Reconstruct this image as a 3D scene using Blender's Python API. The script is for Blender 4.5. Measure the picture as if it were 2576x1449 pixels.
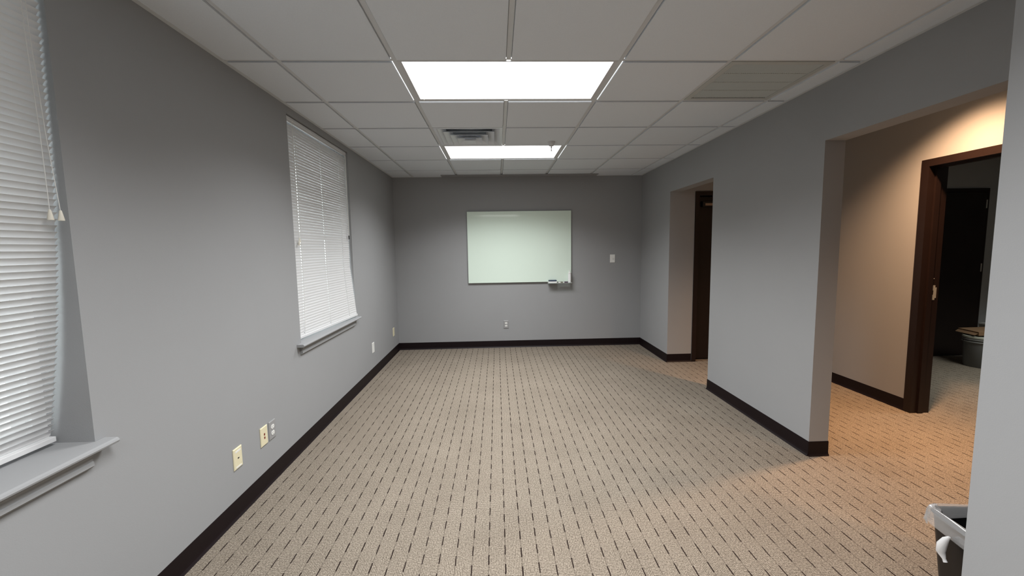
import bpy, bmesh, math, random
from mathutils import Vector, Matrix
random.seed(7)

# ------------------------------------------------------------------ clear
for o in list(bpy.data.objects):
    bpy.data.objects.remove(o, do_unlink=True)
scene = bpy.context.scene
COL = scene.collection

# ------------------------------------------------------------------ camera
F_PX, YAW, PITCH, ROLL = 1034.96, 0.0353, -0.0950, -0.0156
CAM = Vector((1.1364, -2.3154, 1.418))
cd = bpy.data.cameras.new('camera')
cd.sensor_width = 36.0
cd.lens = 36.0 * F_PX / 2576.0
cd.clip_start = 0.02
cam = bpy.data.objects.new('camera', cd)
COL.objects.link(cam)
fw = Vector((math.sin(YAW) * math.cos(PITCH), math.cos(YAW) * math.cos(PITCH), math.sin(PITCH)))
rt = Vector((math.cos(YAW), -math.sin(YAW), 0))
up = rt.cross(fw)
r2 = rt * math.cos(ROLL) + up * math.sin(ROLL)
u2 = -rt * math.sin(ROLL) + up * math.cos(ROLL)
m = Matrix(((r2.x, u2.x, -fw.x), (r2.y, u2.y, -fw.y), (r2.z, u2.z, -fw.z))).to_4x4()
m.translation = CAM
cam.matrix_world = m
scene.camera = cam

# ------------------------------------------------------------------ world, exposure
SKY_STRENGTH = 7.0
TROFFER = 3.0           # glow of the troffer lenses themselves
TROFFER_W = 42.0        # watts of the lamps in each troffer
TROFFER_SPREAD = 136    # degrees, the prismatic lens narrows the beam
HALL_W = 540.0           # watts of the warm hall downlight
STORE_W = 20.0         # watts of the added storeroom fill light
w = bpy.data.worlds.new('overcast_sky')
scene.world = w
w.use_nodes = True
bg = w.node_tree.nodes['Background']
bg.inputs[0].default_value = (0.93, 0.96, 1.0, 1)
bg.inputs[1].default_value = SKY_STRENGTH
vs = scene.view_settings
vs.view_transform = 'Standard'
vs.look = 'None'
vs.exposure = 0.0
vs.gamma = 1.0
vs.use_curve_mapping = False

# ------------------------------------------------------------------ dimensions
XL, XR, YB, ZC = -0.287, 3.203, 3.53, 2.428
XR2 = 3.335              # hall side of the right wall
YF = -4.85               # wall behind the camera
G = 0.6096
ZH = 2.68                # hall ceiling
ZT = 2.80                # top of the walls above the lay-in ceiling
OPZ = 2.062              # head of the cased openings
XH = 4.57                # far wall of the hall
XH2 = 4.705
YE = 2.57                # end wall of the hall
XP, YP = 2.62, -1.131    # near partition


# ------------------------------------------------------------------ mesh helpers
class MB:
    def __init__(s):
        s.v, s.f = [], []

    def add(s, vs_, fs_):
        n = len(s.v)
        s.v += [tuple(p) for p in vs_]
        s.f += [tuple(i + n for i in f) for f in fs_]
        return s

    def box(s, x0, x1, y0, y1, z0, z1):
        return s.add([(x0, y0, z0), (x1, y0, z0), (x1, y1, z0), (x0, y1, z0),
                      (x0, y0, z1), (x1, y0, z1), (x1, y1, z1), (x0, y1, z1)],
                     [(0, 3, 2, 1), (4, 5, 6, 7), (0, 1, 5, 4), (1, 2, 6, 5), (2, 3, 7, 6), (3, 0, 4, 7)])

    def prism(s, prof, a, b, axis):
        """closed 2-D profile extruded from a to b along axis (profile in the two other axes, cyclic order)"""
        n = len(prof)
        def mk(p, t):
            if axis == 0: return (t, p[0], p[1])
            if axis == 1: return (p[0], t, p[1])
            return (p[0], p[1], t)
        vs_ = [mk(p, a) for p in prof] + [mk(p, b) for p in prof]
        fs_ = [(i, (i + 1) % n, n + (i + 1) % n, n + i) for i in range(n)]
        fs_ += [tuple(range(n))[::-1], tuple(range(n, 2 * n))]
        return s.add(vs_, fs_)

    def tube(s, pts, r, k=8):
        pts = [Vector(p) for p in pts]
        rings = []
        for i, p in enumerate(pts):
            d = (pts[min(i + 1, len(pts) - 1)] - pts[max(i - 1, 0)]).normalized()
            a = d.orthogonal().normalized()
            if i and abs(a.dot(rings_a)) < 0.5:
                a = rings_a
            a = (a - d * a.dot(d)).normalized()
            rings_a = a
            b = d.cross(a)
            rr = r[i] if isinstance(r, (list, tuple)) else r
            rings.append([p + (a * math.cos(2 * math.pi * j / k) + b * math.sin(2 * math.pi * j / k)) * rr for j in range(k)])
        vs_ = [q for ring in rings for q in ring]
        fs_ = []
        for i in range(len(rings) - 1):
            for j in range(k):
                fs_.append((i * k + j, i * k + (j + 1) % k, (i + 1) * k + (j + 1) % k, (i + 1) * k + j))
        fs_ += [tuple(range(k))[::-1], tuple(range((len(rings) - 1) * k, len(rings) * k))]
        return s.add(vs_, fs_)

    def lathe(s, prof, c, k=24, axis=2):
        """profile of (radius, height) revolved about an axis through c"""
        vs_, fs_ = [], []
        for (r, h) in prof:
            for j in range(k):
                a = 2 * math.pi * j / k
                p = (r * math.cos(a), r * math.sin(a), h)
                if axis == 0: p = (p[2], p[0], p[1])
                if axis == 1: p = (p[0], p[2], p[1])
                vs_.append((c[0] + p[0], c[1] + p[1], c[2] + p[2]))
        n = len(prof)
        for i in range(n - 1):
            for j in range(k):
                fs_.append((i * k + j, i * k + (j + 1) % k, (i + 1) * k + (j + 1) % k, (i + 1) * k + j))
        fs_ += [tuple(range(k))[::-1], tuple(range((n - 1) * k, n * k))]
        return s.add(vs_, fs_)

    def mesh(s, name, org=(0, 0, 0), bevel=0.0, smooth=False):
        me = bpy.data.meshes.new(name)
        me.from_pydata([(v[0] - org[0], v[1] - org[1], v[2] - org[2]) for v in s.v], [], s.f)
        bm = bmesh.new()
        bm.from_mesh(me)
        bmesh.ops.recalc_face_normals(bm, faces=bm.faces)
        if bevel:
            bmesh.ops.bevel(bm, geom=list(bm.edges), offset=bevel, segments=2, profile=0.5, affect='EDGES', clamp_overlap=True)
        bm.to_mesh(me)
        bm.free()
        if smooth:
            for p in me.polygons:
                p.use_smooth = True
            try:
                me.set_sharp_from_angle(angle=math.radians(40))
            except Exception:
                pass
        return me


def origin(o):
    t = Vector((0, 0, 0))
    while o is not None:
        t += o.location
        o = o.parent
    return t


def build(mb, name, mat, parent=None, bevel=0.0, smooth=False, at=None):
    org = Vector(at) if at is not None else (origin(parent) if parent else Vector((0, 0, 0)))
    me = mb.mesh(name, org, bevel, smooth)
    me.materials.append(mat)
    o = bpy.data.objects.new(name, me)
    COL.objects.link(o)
    if parent:
        o.parent = parent
        o.location = org - origin(parent)
    else:
        o.location = org
    return o


def inst(me, name, loc, parent=None):
    o = bpy.data.objects.new(name, me)
    COL.objects.link(o)
    if parent:
        o.parent = parent
        o.location = Vector(loc) - origin(parent)
    else:
        o.location = loc
    return o


def tag(o, label=None, cat=None, group=None, kind=None):
    if label: o['label'] = label
    if cat: o['category'] = cat
    if group: o['group'] = group
    if kind: o['kind'] = kind
    return o


def empty(name, loc):
    o = bpy.data.objects.new(name, None)
    o.empty_display_size = 0.1
    COL.objects.link(o)
    o.location = loc
    return o


# ------------------------------------------------------------------ materials
def new_mat(name):
    mt = bpy.data.materials.new(name)
    mt.use_nodes = True
    nt = mt.node_tree
    return mt, nt, nt.nodes['Principled BSDF']


def simple(name, col, rough=0.5, metal=0.0, spec=0.5, bump=0.0, bscale=200.0, var=0.0, vscale=6.0, dist=0.002):
    mt, nt, b = new_mat(name)
    b.inputs['Roughness'].default_value = rough
    b.inputs['Metallic'].default_value = metal
    b.inputs['Specular IOR Level'].default_value = spec
    tc = nt.nodes.new('ShaderNodeTexCoord')
    nz = nt.nodes.new('ShaderNodeTexNoise')
    nz.inputs['Scale'].default_value = vscale
    nz.inputs['Detail'].default_value = 4
    nt.links.new(tc.outputs['Object'], nz.inputs['Vector'])
    rp = nt.nodes.new('ShaderNodeMapRange')
    rp.inputs['To Min'].default_value = 1 - var
    rp.inputs['To Max'].default_value = 1 + var
    nt.links.new(nz.outputs['Fac'], rp.inputs['Value'])
    mx = nt.nodes.new('ShaderNodeVectorMath')
    mx.operation = 'SCALE'
    mx.inputs[0].default_value = col
    nt.links.new(rp.outputs['Result'], mx.inputs['Scale'])
    nt.links.new(mx.outputs['Vector'], b.inputs['Base Color'])
    if bump:
        n2 = nt.nodes.new('ShaderNodeTexNoise')
        n2.inputs['Scale'].default_value = bscale
        n2.inputs['Detail'].default_value = 3
        nt.links.new(tc.outputs['Object'], n2.inputs['Vector'])
        bp_ = nt.nodes.new('ShaderNodeBump')
        bp_.inputs['Strength'].default_value = bump
        bp_.inputs['Distance'].default_value = dist
        nt.links.new(n2.outputs['Fac'], bp_.inputs['Height'])
        nt.links.new(bp_.outputs['Normal'], b.inputs['Normal'])
    return mt


def emitter(name, col, strength):
    mt = bpy.data.materials.new(name)
    mt.use_nodes = True
    nt = mt.node_tree
    for n in list(nt.nodes):
        nt.nodes.remove(n)
    e = nt.nodes.new('ShaderNodeEmission')
    e.inputs[0].default_value = (*col, 1)
    e.inputs[1].default_value = strength
    o = nt.nodes.new('ShaderNodeOutputMaterial')
    nt.links.new(e.outputs[0], o.inputs[0])
    return mt


def sheer(name, col, alpha, rough=0.05, diffuse=0.3, gloss=0.1):
    """thin clear sheet: transparent, with a gloss and some milky diffuse"""
    mt = bpy.data.materials.new(name)
    mt.use_nodes = True
    nt = mt.node_tree
    for n in list(nt.nodes):
        nt.nodes.remove(n)
    t = nt.nodes.new('ShaderNodeBsdfTransparent')
    t.inputs[0].default_value = (*col, 1)
    g = nt.nodes.new('ShaderNodeBsdfGlossy')
    g.inputs['Roughness'].default_value = rough
    d = nt.nodes.new('ShaderNodeBsdfDiffuse')
    d.inputs[0].default_value = (0.8, 0.8, 0.8, 1)
    m1 = nt.nodes.new('ShaderNodeMixShader')
    m1.inputs[0].default_value = gloss / max(1e-6, gloss + diffuse)
    nt.links.new(d.outputs[0], m1.inputs[1])
    nt.links.new(g.outputs[0], m1.inputs[2])
    m2 = nt.nodes.new('ShaderNodeMixShader')
    m2.inputs[0].default_value = alpha
    nt.links.new(t.outputs[0], m2.inputs[1])
    nt.links.new(m1.outputs[0], m2.inputs[2])
    o = nt.nodes.new('ShaderNodeOutputMaterial')
    nt.links.new(m2.outputs[0], o.inputs[0])
    return mt


def carpet_material():
    mt, nt, b = new_mat('carpet')
    N, L = nt.nodes.new, nt.links.new
    b.inputs['Roughness'].default_value = 0.95
    b.inputs['Specular IOR Level'].default_value = 0.1
    tc = N('ShaderNodeTexCoord')
    sp = N('ShaderNodeSeparateXYZ')
    L(tc.outputs['Object'], sp.inputs[0])

    def math_(op, a, b_=None, c=None):
        n = N('ShaderNodeMath')
        n.operation = op
        for i, q in enumerate((a, b_, c)):
            if q is None: continue
            if isinstance(q, (int, float)): n.inputs[i].default_value = q
            else: L(q, n.inputs[i])
        return n.outputs[0]
    S = 0.0757
    wob = N('ShaderNodeTexNoise')
    wob.inputs['Scale'].default_value = 25
    L(tc.outputs['Object'], wob.inputs['Vector'])
    xw = math_('ADD', sp.outputs[0], math_('MULTIPLY', math_('SUBTRACT', wob.outputs['Fac'], 0.5), 0.004))
    u = math_('DIVIDE', math_('SUBTRACT', xw, 0.6188 - 0.5 * S), S)
    ui = math_('FLOOR', u)
    dx = math_('MULTIPLY', math_('ABSOLUTE', math_('SUBTRACT', math_('FRACT', u), 0.5)), S)   # metres from the line
    wn = N('ShaderNodeTexWhiteNoise')
    wn.noise_dimensions = '1D'
    L(ui, wn.inputs['W'])
    v = math_('ADD', math_('DIVIDE', sp.outputs[1], 0.1165), math_('MULTIPLY', math_('ROUND', math_('MULTIPLY', wn.outputs['Value'], 6)), 0.1667))
    vf = math_('FRACT', v)
    dash = math_('LESS_THAN', vf, 0.52)
    lw = math_('ADD', 0.0011, math_('MULTIPLY', dash, 0.0015))
    line = N('ShaderNodeMapRange')
    line.interpolation_type = 'SMOOTHSTEP'
    L(math_('SUBTRACT', dx, lw), line.inputs['Value'])
    line.inputs['From Min'].default_value = -0.0004
    line.inputs['From Max'].default_value = 0.0008
    line.inputs['To Min'].default_value = 1.0
    line.inputs['To Max'].default_value = 0.0
    lmask = math_('MULTIPLY', line.outputs[0], math_('ADD', 0.50, math_('MULTIPLY', dash, 0.47)))
    # woven blocks: ribs turn by 90 degrees from block to block
    bv = math_('FLOOR', math_('DIVIDE', sp.outputs[1], 0.0583))
    wn2 = N('ShaderNodeTexWhiteNoise')
    wn2.noise_dimensions = '2D'
    cb = N('ShaderNodeCombineXYZ')
    L(ui, cb.inputs[0]); L(bv, cb.inputs[1])
    L(cb.outputs[0], wn2.inputs['Vector'])
    turn = math_('GREATER_THAN', wn2.outputs['Value'], 0.5)
    wa = math_('SINE', math_('MULTIPLY', sp.outputs[0], 2 * math.pi / 0.0075))
    wb = math_('SINE', math_('MULTIPLY', sp.outputs[1], 2 * math.pi / 0.0085))
    rib = math_('ADD', math_('MULTIPLY', wa, turn), math_('MULTIPLY', wb, math_('SUBTRACT', 1.0, turn)))
    # yarn speckle
    n1 = N('ShaderNodeTexNoise')
    n1.inputs['Scale'].default_value = 150
    n1.inputs['Detail'].default_value = 5
    n1.inputs['Roughness'].default_value = 0.75
    L(tc.outputs['Object'], n1.inputs['Vector'])
    n2 = N('ShaderNodeTexNoise')
    n2.inputs['Scale'].default_value = 3.0
    n2.inputs['Detail'].default_value = 5
    L(tc.outputs['Object'], n2.inputs['Vector'])
    h = math_('ADD', math_('MULTIPLY', math_('SUBTRACT', n1.outputs['Fac'], 0.5), 2.6), math_('MULTIPLY', rib, 0.22))
    h = math_('ADD', h, math_('MULTIPLY', math_('SUBTRACT', n2.outputs['Fac'], 0.5), 0.22))
    cr = N('ShaderNodeValToRGB')
    cr.color_ramp.elements[0].position = 0.0
    cr.color_ramp.elements[0].color = (0.068, 0.055, 0.042, 1)
    e = cr.color_ramp.elements.new(0.45)
    e.color = (0.192, 0.161, 0.126, 1)
    cr.color_ramp.elements[-1].position = 1.0
    cr.color_ramp.elements[-1].color = (0.420, 0.365, 0.295, 1)
    L(math_('ADD', h, 0.5), cr.inputs[0])
    mx = N('ShaderNodeMixRGB')
    mx.inputs[2].default_value = (0.020, 0.012, 0.010, 1)
    L(lmask, mx.inputs[0])
    L(cr.outputs[0], mx.inputs[1])
    L(mx.outputs[0], b.inputs['Base Color'])
    bp_ = N('ShaderNodeBump')
    bp_.inputs['Strength'].default_value = 0.55
    bp_.inputs['Distance'].default_value = 0.003
    L(math_('SUBTRACT', h, math_('MULTIPLY', lmask, 1.6)), bp_.inputs['Height'])
    L(bp_.outputs['Normal'], b.inputs['Normal'])
    return mt


M = {}
M['wall'] = simple('wall_paint', (0.314, 0.318, 0.322), 0.75, spec=0.25, bump=0.10, bscale=260, var=0.03, vscale=2.2)
M['carpet'] = carpet_material()
M['tile'] = simple('ceiling_tile_white', (0.71, 0.75, 0.80), 0.95, spec=0.1, bump=0.35, bscale=420, var=0.04, vscale=180)
M['tee'] = simple('grid_white_enamel', (0.60, 0.615, 0.63), 0.5, var=0.01)
M['base'] = simple('dark_rubber_base', (0.008, 0.004, 0.0048), 0.5, spec=0.2, var=0.1)
M['lens'] = emitter('troffer_lens_glow', (1.0, 0.985, 0.965), TROFFER)
M['fixture'] = simple('fixture_white', (0.60, 0.60, 0.61), 0.4, var=0.01)
M['vinyl'] = simple('window_vinyl_white', (0.75, 0.75, 0.75), 0.4, var=0.01)
M['slat'] = simple('blind_slat_white', (0.68, 0.68, 0.68), 0.38, spec=0.5, var=0.02, vscale=3)
M['cord'] = simple('blind_cord_white', (0.75, 0.74, 0.71), 0.7, var=0.02)
M['tassel'] = simple('tassel_ivory', (0.74, 0.70, 0.60), 0.45, var=0.02)
M['hook'] = simple('dark_plastic', (0.03, 0.03, 0.03), 0.4, var=0.02)
M['glass'] = sheer('window_glass', (0.95, 0.98, 0.97), 0.07, 0.01, 0.0, 1.0)
M['wood'] = simple('dark_brown_paint', (0.013, 0.007, 0.006), 0.4, spec=0.3, var=0.12, vscale=14)
M['door'] = simple('dark_door_veneer', (0.012, 0.007, 0.006), 0.42, spec=0.35, var=0.25, vscale=8)
M['steel'] = simple('brushed_steel', (0.62, 0.62, 0.58), 0.35, metal=0.6, var=0.03)
M['tan_highlight'] = simple('closer_tan_highlight', (0.30, 0.21, 0.15), 0.4, metal=0.3, var=0.04)
M['board'] = simple('pale_green_glass', (0.73, 0.85, 0.75), 0.04, spec=0.55, var=0.01, vscale=2)
M['boardedge'] = simple('glass_edge_bright', (0.74, 0.86, 0.78), 0.1, var=0.01)
M['ivory'] = simple('ivory_plastic', (0.74, 0.68, 0.47), 0.35, var=0.01)
M['white'] = simple('white_plastic', (0.80, 0.80, 0.77), 0.35, var=0.01)
M['greyplate'] = simple('grey_painted_plate', (0.30, 0.30, 0.30), 0.4, var=0.02)
M['jack'] = simple('red_brown_jack', (0.20, 0.035, 0.018), 0.4, var=0.05)
M['black'] = simple('black_plastic', (0.006, 0.006, 0.007), 0.35, spec=0.4, var=0.05)
M['slot'] = simple('socket_slot', (0.02, 0.02, 0.02), 0.6, var=0.02)
M['tray'] = sheer('clear_acrylic', (0.92, 0.96, 0.94), 0.22, 0.05, 0.5, 0.4)
M['eraserfelt'] = simple('eraser_felt_white', (0.80, 0.80, 0.78), 0.9, bump=0.3, bscale=600, var=0.03)
M['navy'] = simple('navy_plastic', (0.025, 0.045, 0.085), 0.4, var=0.03)
M['purple'] = simple('purple_cap', (0.050, 0.010, 0.050), 0.35, var=0.03)
M['olive'] = simple('marker_print', (0.15, 0.14, 0.09), 0.5, var=0.05)
M['bottle'] = simple('white_bottle', (0.80, 0.81, 0.80), 0.3, var=0.01)
M['liner'] = sheer('bin_liner_film', (0.97, 0.97, 0.97), 0.42, 0.12, 0.58, 0.42)
M['linerknot'] = sheer('bin_liner_knot', (0.97, 0.97, 0.97), 0.88, 0.3, 0.9, 0.1)
M['pail'] = simple('grey_pail', (0.16, 0.165, 0.165), 0.4, var=0.04)
M['pailrib'] = simple('pail_rib', (0.42, 0.43, 0.43), 0.35, var=0.03)
M['lid'] = simple('pail_lid', (0.55, 0.58, 0.50), 0.45, var=0.04)
M['card'] = simple('brown_cardboard', (0.25, 0.15, 0.08), 0.85, var=0.08, vscale=20)
M['metal'] = simple('diffuser_metal', (0.70, 0.74, 0.79), 0.35, metal=0.0, var=0.02)
M['grille'] = simple('grille_enamel', (0.48, 0.49, 0.47), 0.5, var=0.02)
M['plenum'] = simple('plenum_dark', (0.04, 0.04, 0.045), 0.9, var=0.05)
M['duct'] = simple('duct_grey', (0.22, 0.24, 0.28), 0.6, metal=0.3, var=0.05)
M['strip'] = simple('slot_diffuser_grey', (0.30, 0.30, 0.31), 0.5, var=0.02)
M['chrome'] = simple('sprinkler_chrome', (0.60, 0.60, 0.62), 0.25, metal=0.8, var=0.02)
M['ground'] = simple('parking_asphalt', (0.20, 0.20, 0.20), 0.9, bump=0.3, bscale=60, var=0.15)
M['warm'] = emitter('hall_lamp_glow', (1.0, 0.62, 0.32), 12.0)
M['store'] = emitter('storeroom_fill_glow', (0.97, 1.0, 0.95), 1.2)


# ------------------------------------------------------------------ structure
def holed(mb, axis, t0, t1, a0, a1, z0, z1, holes):
    """wall slab (thickness t0..t1 across `axis`), running a0..a1, with rectangular holes (ha0, ha1, hz0, hz1)"""
    cuts = sorted({a0, a1, *[h[0] for h in holes], *[h[1] for h in holes]})
    for i in range(len(cuts) - 1):
        c0, c1 = cuts[i], cuts[i + 1]
        mid = 0.5 * (c0 + c1)
        spans, z = [], z0
        for h in sorted([h for h in holes if h[0] < mid < h[1]], key=lambda q: q[2]):
            if h[2] > z: spans.append((z, h[2]))
            z = h[3]
        if z < z1: spans.append((z, z1))
        for (s0, s1) in spans:
            if axis == 0: mb.box(t0, t1, c0, c1, s0, s1)
            else: mb.box(c0, c1, t0, t1, s0, s1)
    return mb


def struct(mb, name, mat, label, cat, parent=None, **k):
    o = build(mb, name, mat, parent, **k)
    if not parent:
        tag(o, label, cat, kind='structure')
    return o


W1 = (-2.03, -0.874, 0.750, 2.372)    # near window hole (y0, y1, z0, z1)
W2 = (0.655, 1.812, 0.750, 2.372)     # far window hole
struct(MB().box(-0.60, 8.8, YF - .15, 3.70, -0.12, 0.0), 'floor', M['carpet'],
       'beige carpet with dark dashed lines running through all the rooms', 'floor')
struct(holed(MB(), 0, -0.53, XL, YF, YB, 0, ZT, [W1, W2]), 'wall_left', M['wall'],
       'grey painted wall with two blind-covered windows', 'wall')
struct(MB().box(-0.53, XR2, YB, YB + .12, 0, ZT), 'wall_back', M['wall'],
       'grey painted end wall behind the glass board', 'wall')
struct(holed(MB(), 0, XR, XR2, YF, YB, 0, ZT, [(1.595, YE, 0, OPZ), (-0.70, 0.26, 0, OPZ)]), 'wall_right', M['wall'],
       'grey painted wall with two open doorways to the hall', 'wall')
struct(MB().box(XP, XR, YF, YP, 0, ZT), 'wall_near', M['wall'],
       'pale grey wall corner closest to the camera at the right', 'wall')
struct(MB().box(-0.53, XR2, YF - .12, YF, 0, ZT), 'wall_front', M['wall'],
       'grey painted wall behind the camera', 'wall')
D2 = (-0.03, 0.886, 0, 2.018)         # storeroom doorway in the hall wall (y0, y1, z0, z1)
struct(holed(MB(), 0, XH, XH2, -3.0, YE + .3, 0, ZT, [D2]), 'wall_hall', M['wall'],
       'warm lit hall wall with the dark door frame', 'wall')
D1 = (3.555, 4.45, 0, 2.012)
struct(holed(MB(), 1, YE, YE + .15, XR2, XH, 0, ZT, [D1]), 'wall_hall_end', M['wall'],
       'end wall of the hall around the dark door', 'wall')
struct(MB().box(XR2, XH, -3.12, -3.0, 0, ZT), 'wall_hall_front', M['wall'], 'near end wall of the hall', 'wall')
struct(MB().box(XH2, 8.6, 2.55, 2.67, 0, ZT), 'wall_storeroom_back', M['wall'], 'dim grey storeroom wall behind the black door', 'wall')
struct(MB().box(8.6, 8.72, -1.3, 2.67, 0, ZT), 'wall_storeroom_right', M['wall'], 'dim grey far side wall of the storeroom', 'wall')
struct(MB().box(XH2, 8.6, -1.3, -1.18, 0, ZT), 'wall_storeroom_front', M['wall'], 'dim grey near side wall of the storeroom', 'wall')
struct(MB().box(XR2, XH, -3.0, YE, ZH, ZH + .05), 'ceiling_hall', M['tile'], 'white ceiling of the hall', 'ceiling')
struct(MB().box(XH2, 8.6, -1.18, 2.55, ZC, ZC + .05), 'ceiling_storeroom', M['tile'], 'white ceiling of the storeroom', 'ceiling')
struct(MB().box(XR2 - .05, XH2 + .0, YE + .15, YE + .2, 0, ZT), 'wall_beyond', M['plenum'], 'dark space behind the hall end door', 'wall')
struct(MB().box(-60, -0.62, -60, 60, -0.4, -0.3), 'ground', M['ground'], 'asphalt outside the windows', 'ground')

struct(MB().box(-1.75, -0.53, -6, 5, 2.62, 2.75), 'added_eave', M['vinyl'], 'unseen white eave added above the windows to cut the sky light', 'roof')  # unseen overhang, added to block sky light at the window tops

# ---- lay-in ceiling: slab above, tegular tiles, tees, wall angles
ceiling = struct(MB().box(-0.6, 8.8, YF - .15, 3.70, ZT, ZT + .08), 'ceiling', M['plenum'],
                 'suspended ceiling of white square tiles in a white grid', 'ceiling')
xs = [XL] + [i * G for i in range(6)] + [XR]
r0 = int(math.floor(YF / G))
ys = [YF] + [r * G for r in range(r0 + 1, 6)] + [YB]
TROFF_ROWS = [0, 3, -3, -6]
skip = set()
for r in TROFF_ROWS:
    skip |= {(1, r), (2, r)}
skip |= {(1, 2), (4, 0)}


def row_of(y0):
    return int(round(y0 / G)) if abs(y0 - YF) > 1e-6 else r0


tile_cache = {}


def tile_mesh(wx, wy):
    key = (round(wx, 4), round(wy, 4))
    if key not in tile_cache:
        mb = MB()
        a, b_ = wx / 2 - .016, wy / 2 - .016
        mb.box(-a, a, -b_, b_, -.007, .006)
        a, b_ = wx / 2 - .006, wy / 2 - .006
        mb.box(-a, a, -b_, b_, .006, .014)
        me = mb.mesh('ceiling_tile')
        me.materials.append(M['tile'])
        tile_cache[key] = me
    return tile_cache[key]


for i in range(len(xs) - 1):
    for j in range(len(ys) - 1):
        c, r = i - 1, row_of(ys[j])
        if (c, r) in skip: continue
        x0, x1, y0, y1 = xs[i], xs[i + 1], ys[j], ys[j + 1]
        if x0 >= XP - .01 and y1 <= YP: continue
        inst(tile_mesh(x1 - x0, y1 - y0), 'ceiling_tile', ((x0 + x1) / 2, (y0 + y1) / 2, ZC), ceiling)

for x in xs[1:-1]:
    cuts = [YF]
    if abs(x - 2 * G) < 1e-6:                      # the middle tee stops at each troffer
        for r in sorted(TROFF_ROWS):
            cuts += [r * G - .001, (r + 1) * G + .001]
    cuts.append(YB)
    for ya, yb in zip(cuts[::2], cuts[1::2]):
        mb = MB().box(x - .012, x + .012, ya, yb, ZC, ZC + .003)
        mb.box(x - .001, x + .001, ya, yb, ZC + .003, ZC + .04)
        build(mb, 'main_tee', M['tee'], ceiling)
tee_cache = {}
for y in ys[1:-1]:
    rr = int(round(y / G))
    for i in range(len(xs) - 1):
        x0, x1 = xs[i] + (.012 if i else 0), xs[i + 1] - (.012 if i < len(xs) - 2 else 0)
        key = round(x1 - x0, 4)
        if key not in tee_cache:
            h_ = (x1 - x0) / 2
            me = MB().box(-h_, h_, -.012, .012, .0003, .003).box(-h_, h_, -.001, .001, .003, .03).mesh('cross_tee')
            me.materials.append(M['tee'])
            tee_cache[key] = me
        inst(tee_cache[key], 'cross_tee', ((x0 + x1) / 2, y, ZC), ceiling)
# wall angles round the perimeter (proud of the tile faces)
t = .022
for (a, b_, c, d) in ((XL, XL + t, YF, YB), (XR - t, XR, YP, YB), (XL + t, XR - t, YB - t, YB)):
    build(MB().box(a, b_, c, d, ZC - .009, ZC + .002), 'wall_angle', M['tee'], ceiling)

# ---- cove baseboards
COVE = [(0, 0), (0.014, 0), (0.011, 0.004), (0.006, 0.012), (0.0035, 0.024), (0.003, 0.094), (0.0015, 0.100), (0, 0.100)]


def cove(mb, p0, p1, nrm):
    """rubber cove base along p0->p1 on a wall whose room-side normal is nrm"""
    n = len(COVE)
    vs_ = []
    for p in (p0, p1):
        for (d, z) in COVE:
            vs_.append((p[0] + nrm[0] * d, p[1] + nrm[1] * d, z))
    fs_ = [(i, (i + 1) % n, n + (i + 1) % n, n + i) for i in range(n)] + [tuple(range(n)), tuple(range(n, 2 * n))]
    return mb.add(vs_, fs_)


struct(cove(MB(), (XL, YF), (XL, YB), (1, 0)), 'baseboard_left', M['base'], 'dark rubber baseboard below the windows', 'baseboard')
struct(cove(MB(), (XL, YB), (XR, YB), (0, -1)), 'baseboard_back', M['base'], 'dark rubber baseboard below the glass board', 'baseboard')
mb = MB()
cove(mb, (XR, YE - .003), (XR, YB), (-1, 0))
cove(mb, (XR - .003, YE), (3.50, YE), (0, -1))
struct(mb, 'baseboard_right_far', M['base'], 'dark rubber baseboard wrapping the far corner beside the dark door', 'baseboard')
mb = MB()
cove(mb, (XR, .257), (XR, 1.598), (-1, 0))
cove(mb, (XR - .003, .26), (XR2 + .003, .26), (0, -1))
cove(mb, (XR2, .257), (XR2, 1.598), (1, 0))
struct(mb, 'baseboard_right_pier', M['base'], 'dark rubber baseboard round the wall between the two doorways', 'baseboard')
mb = MB()
cove(mb, (XH, .946), (XH, YE), (-1, 0))
cove(mb, (XH, -3.0), (XH, -.09), (-1, 0))
struct(mb, 'baseboard_hall', M['base'], 'dark rubber baseboard of the warm lit hall wall', 'baseboard')
mb = MB()
cove(mb, (4.505, YE), (XH, YE), (0, -1))
struct(mb, 'baseboard_hall_end', M['base'], 'short dark baseboard right of the hall end door', 'baseboard')
struct(cove(MB(), (7.16, 2.55), (8.6, 2.55), (0, -1)), 'baseboard_storeroom', M['base'], 'dark baseboard of the dim storeroom', 'baseboard')
struct(cove(MB(), (XP, YF), (XP, YP), (-1, 0)), 'baseboard_near', M['base'], 'dark baseboard of the wall beside the camera', 'baseboard')


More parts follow.
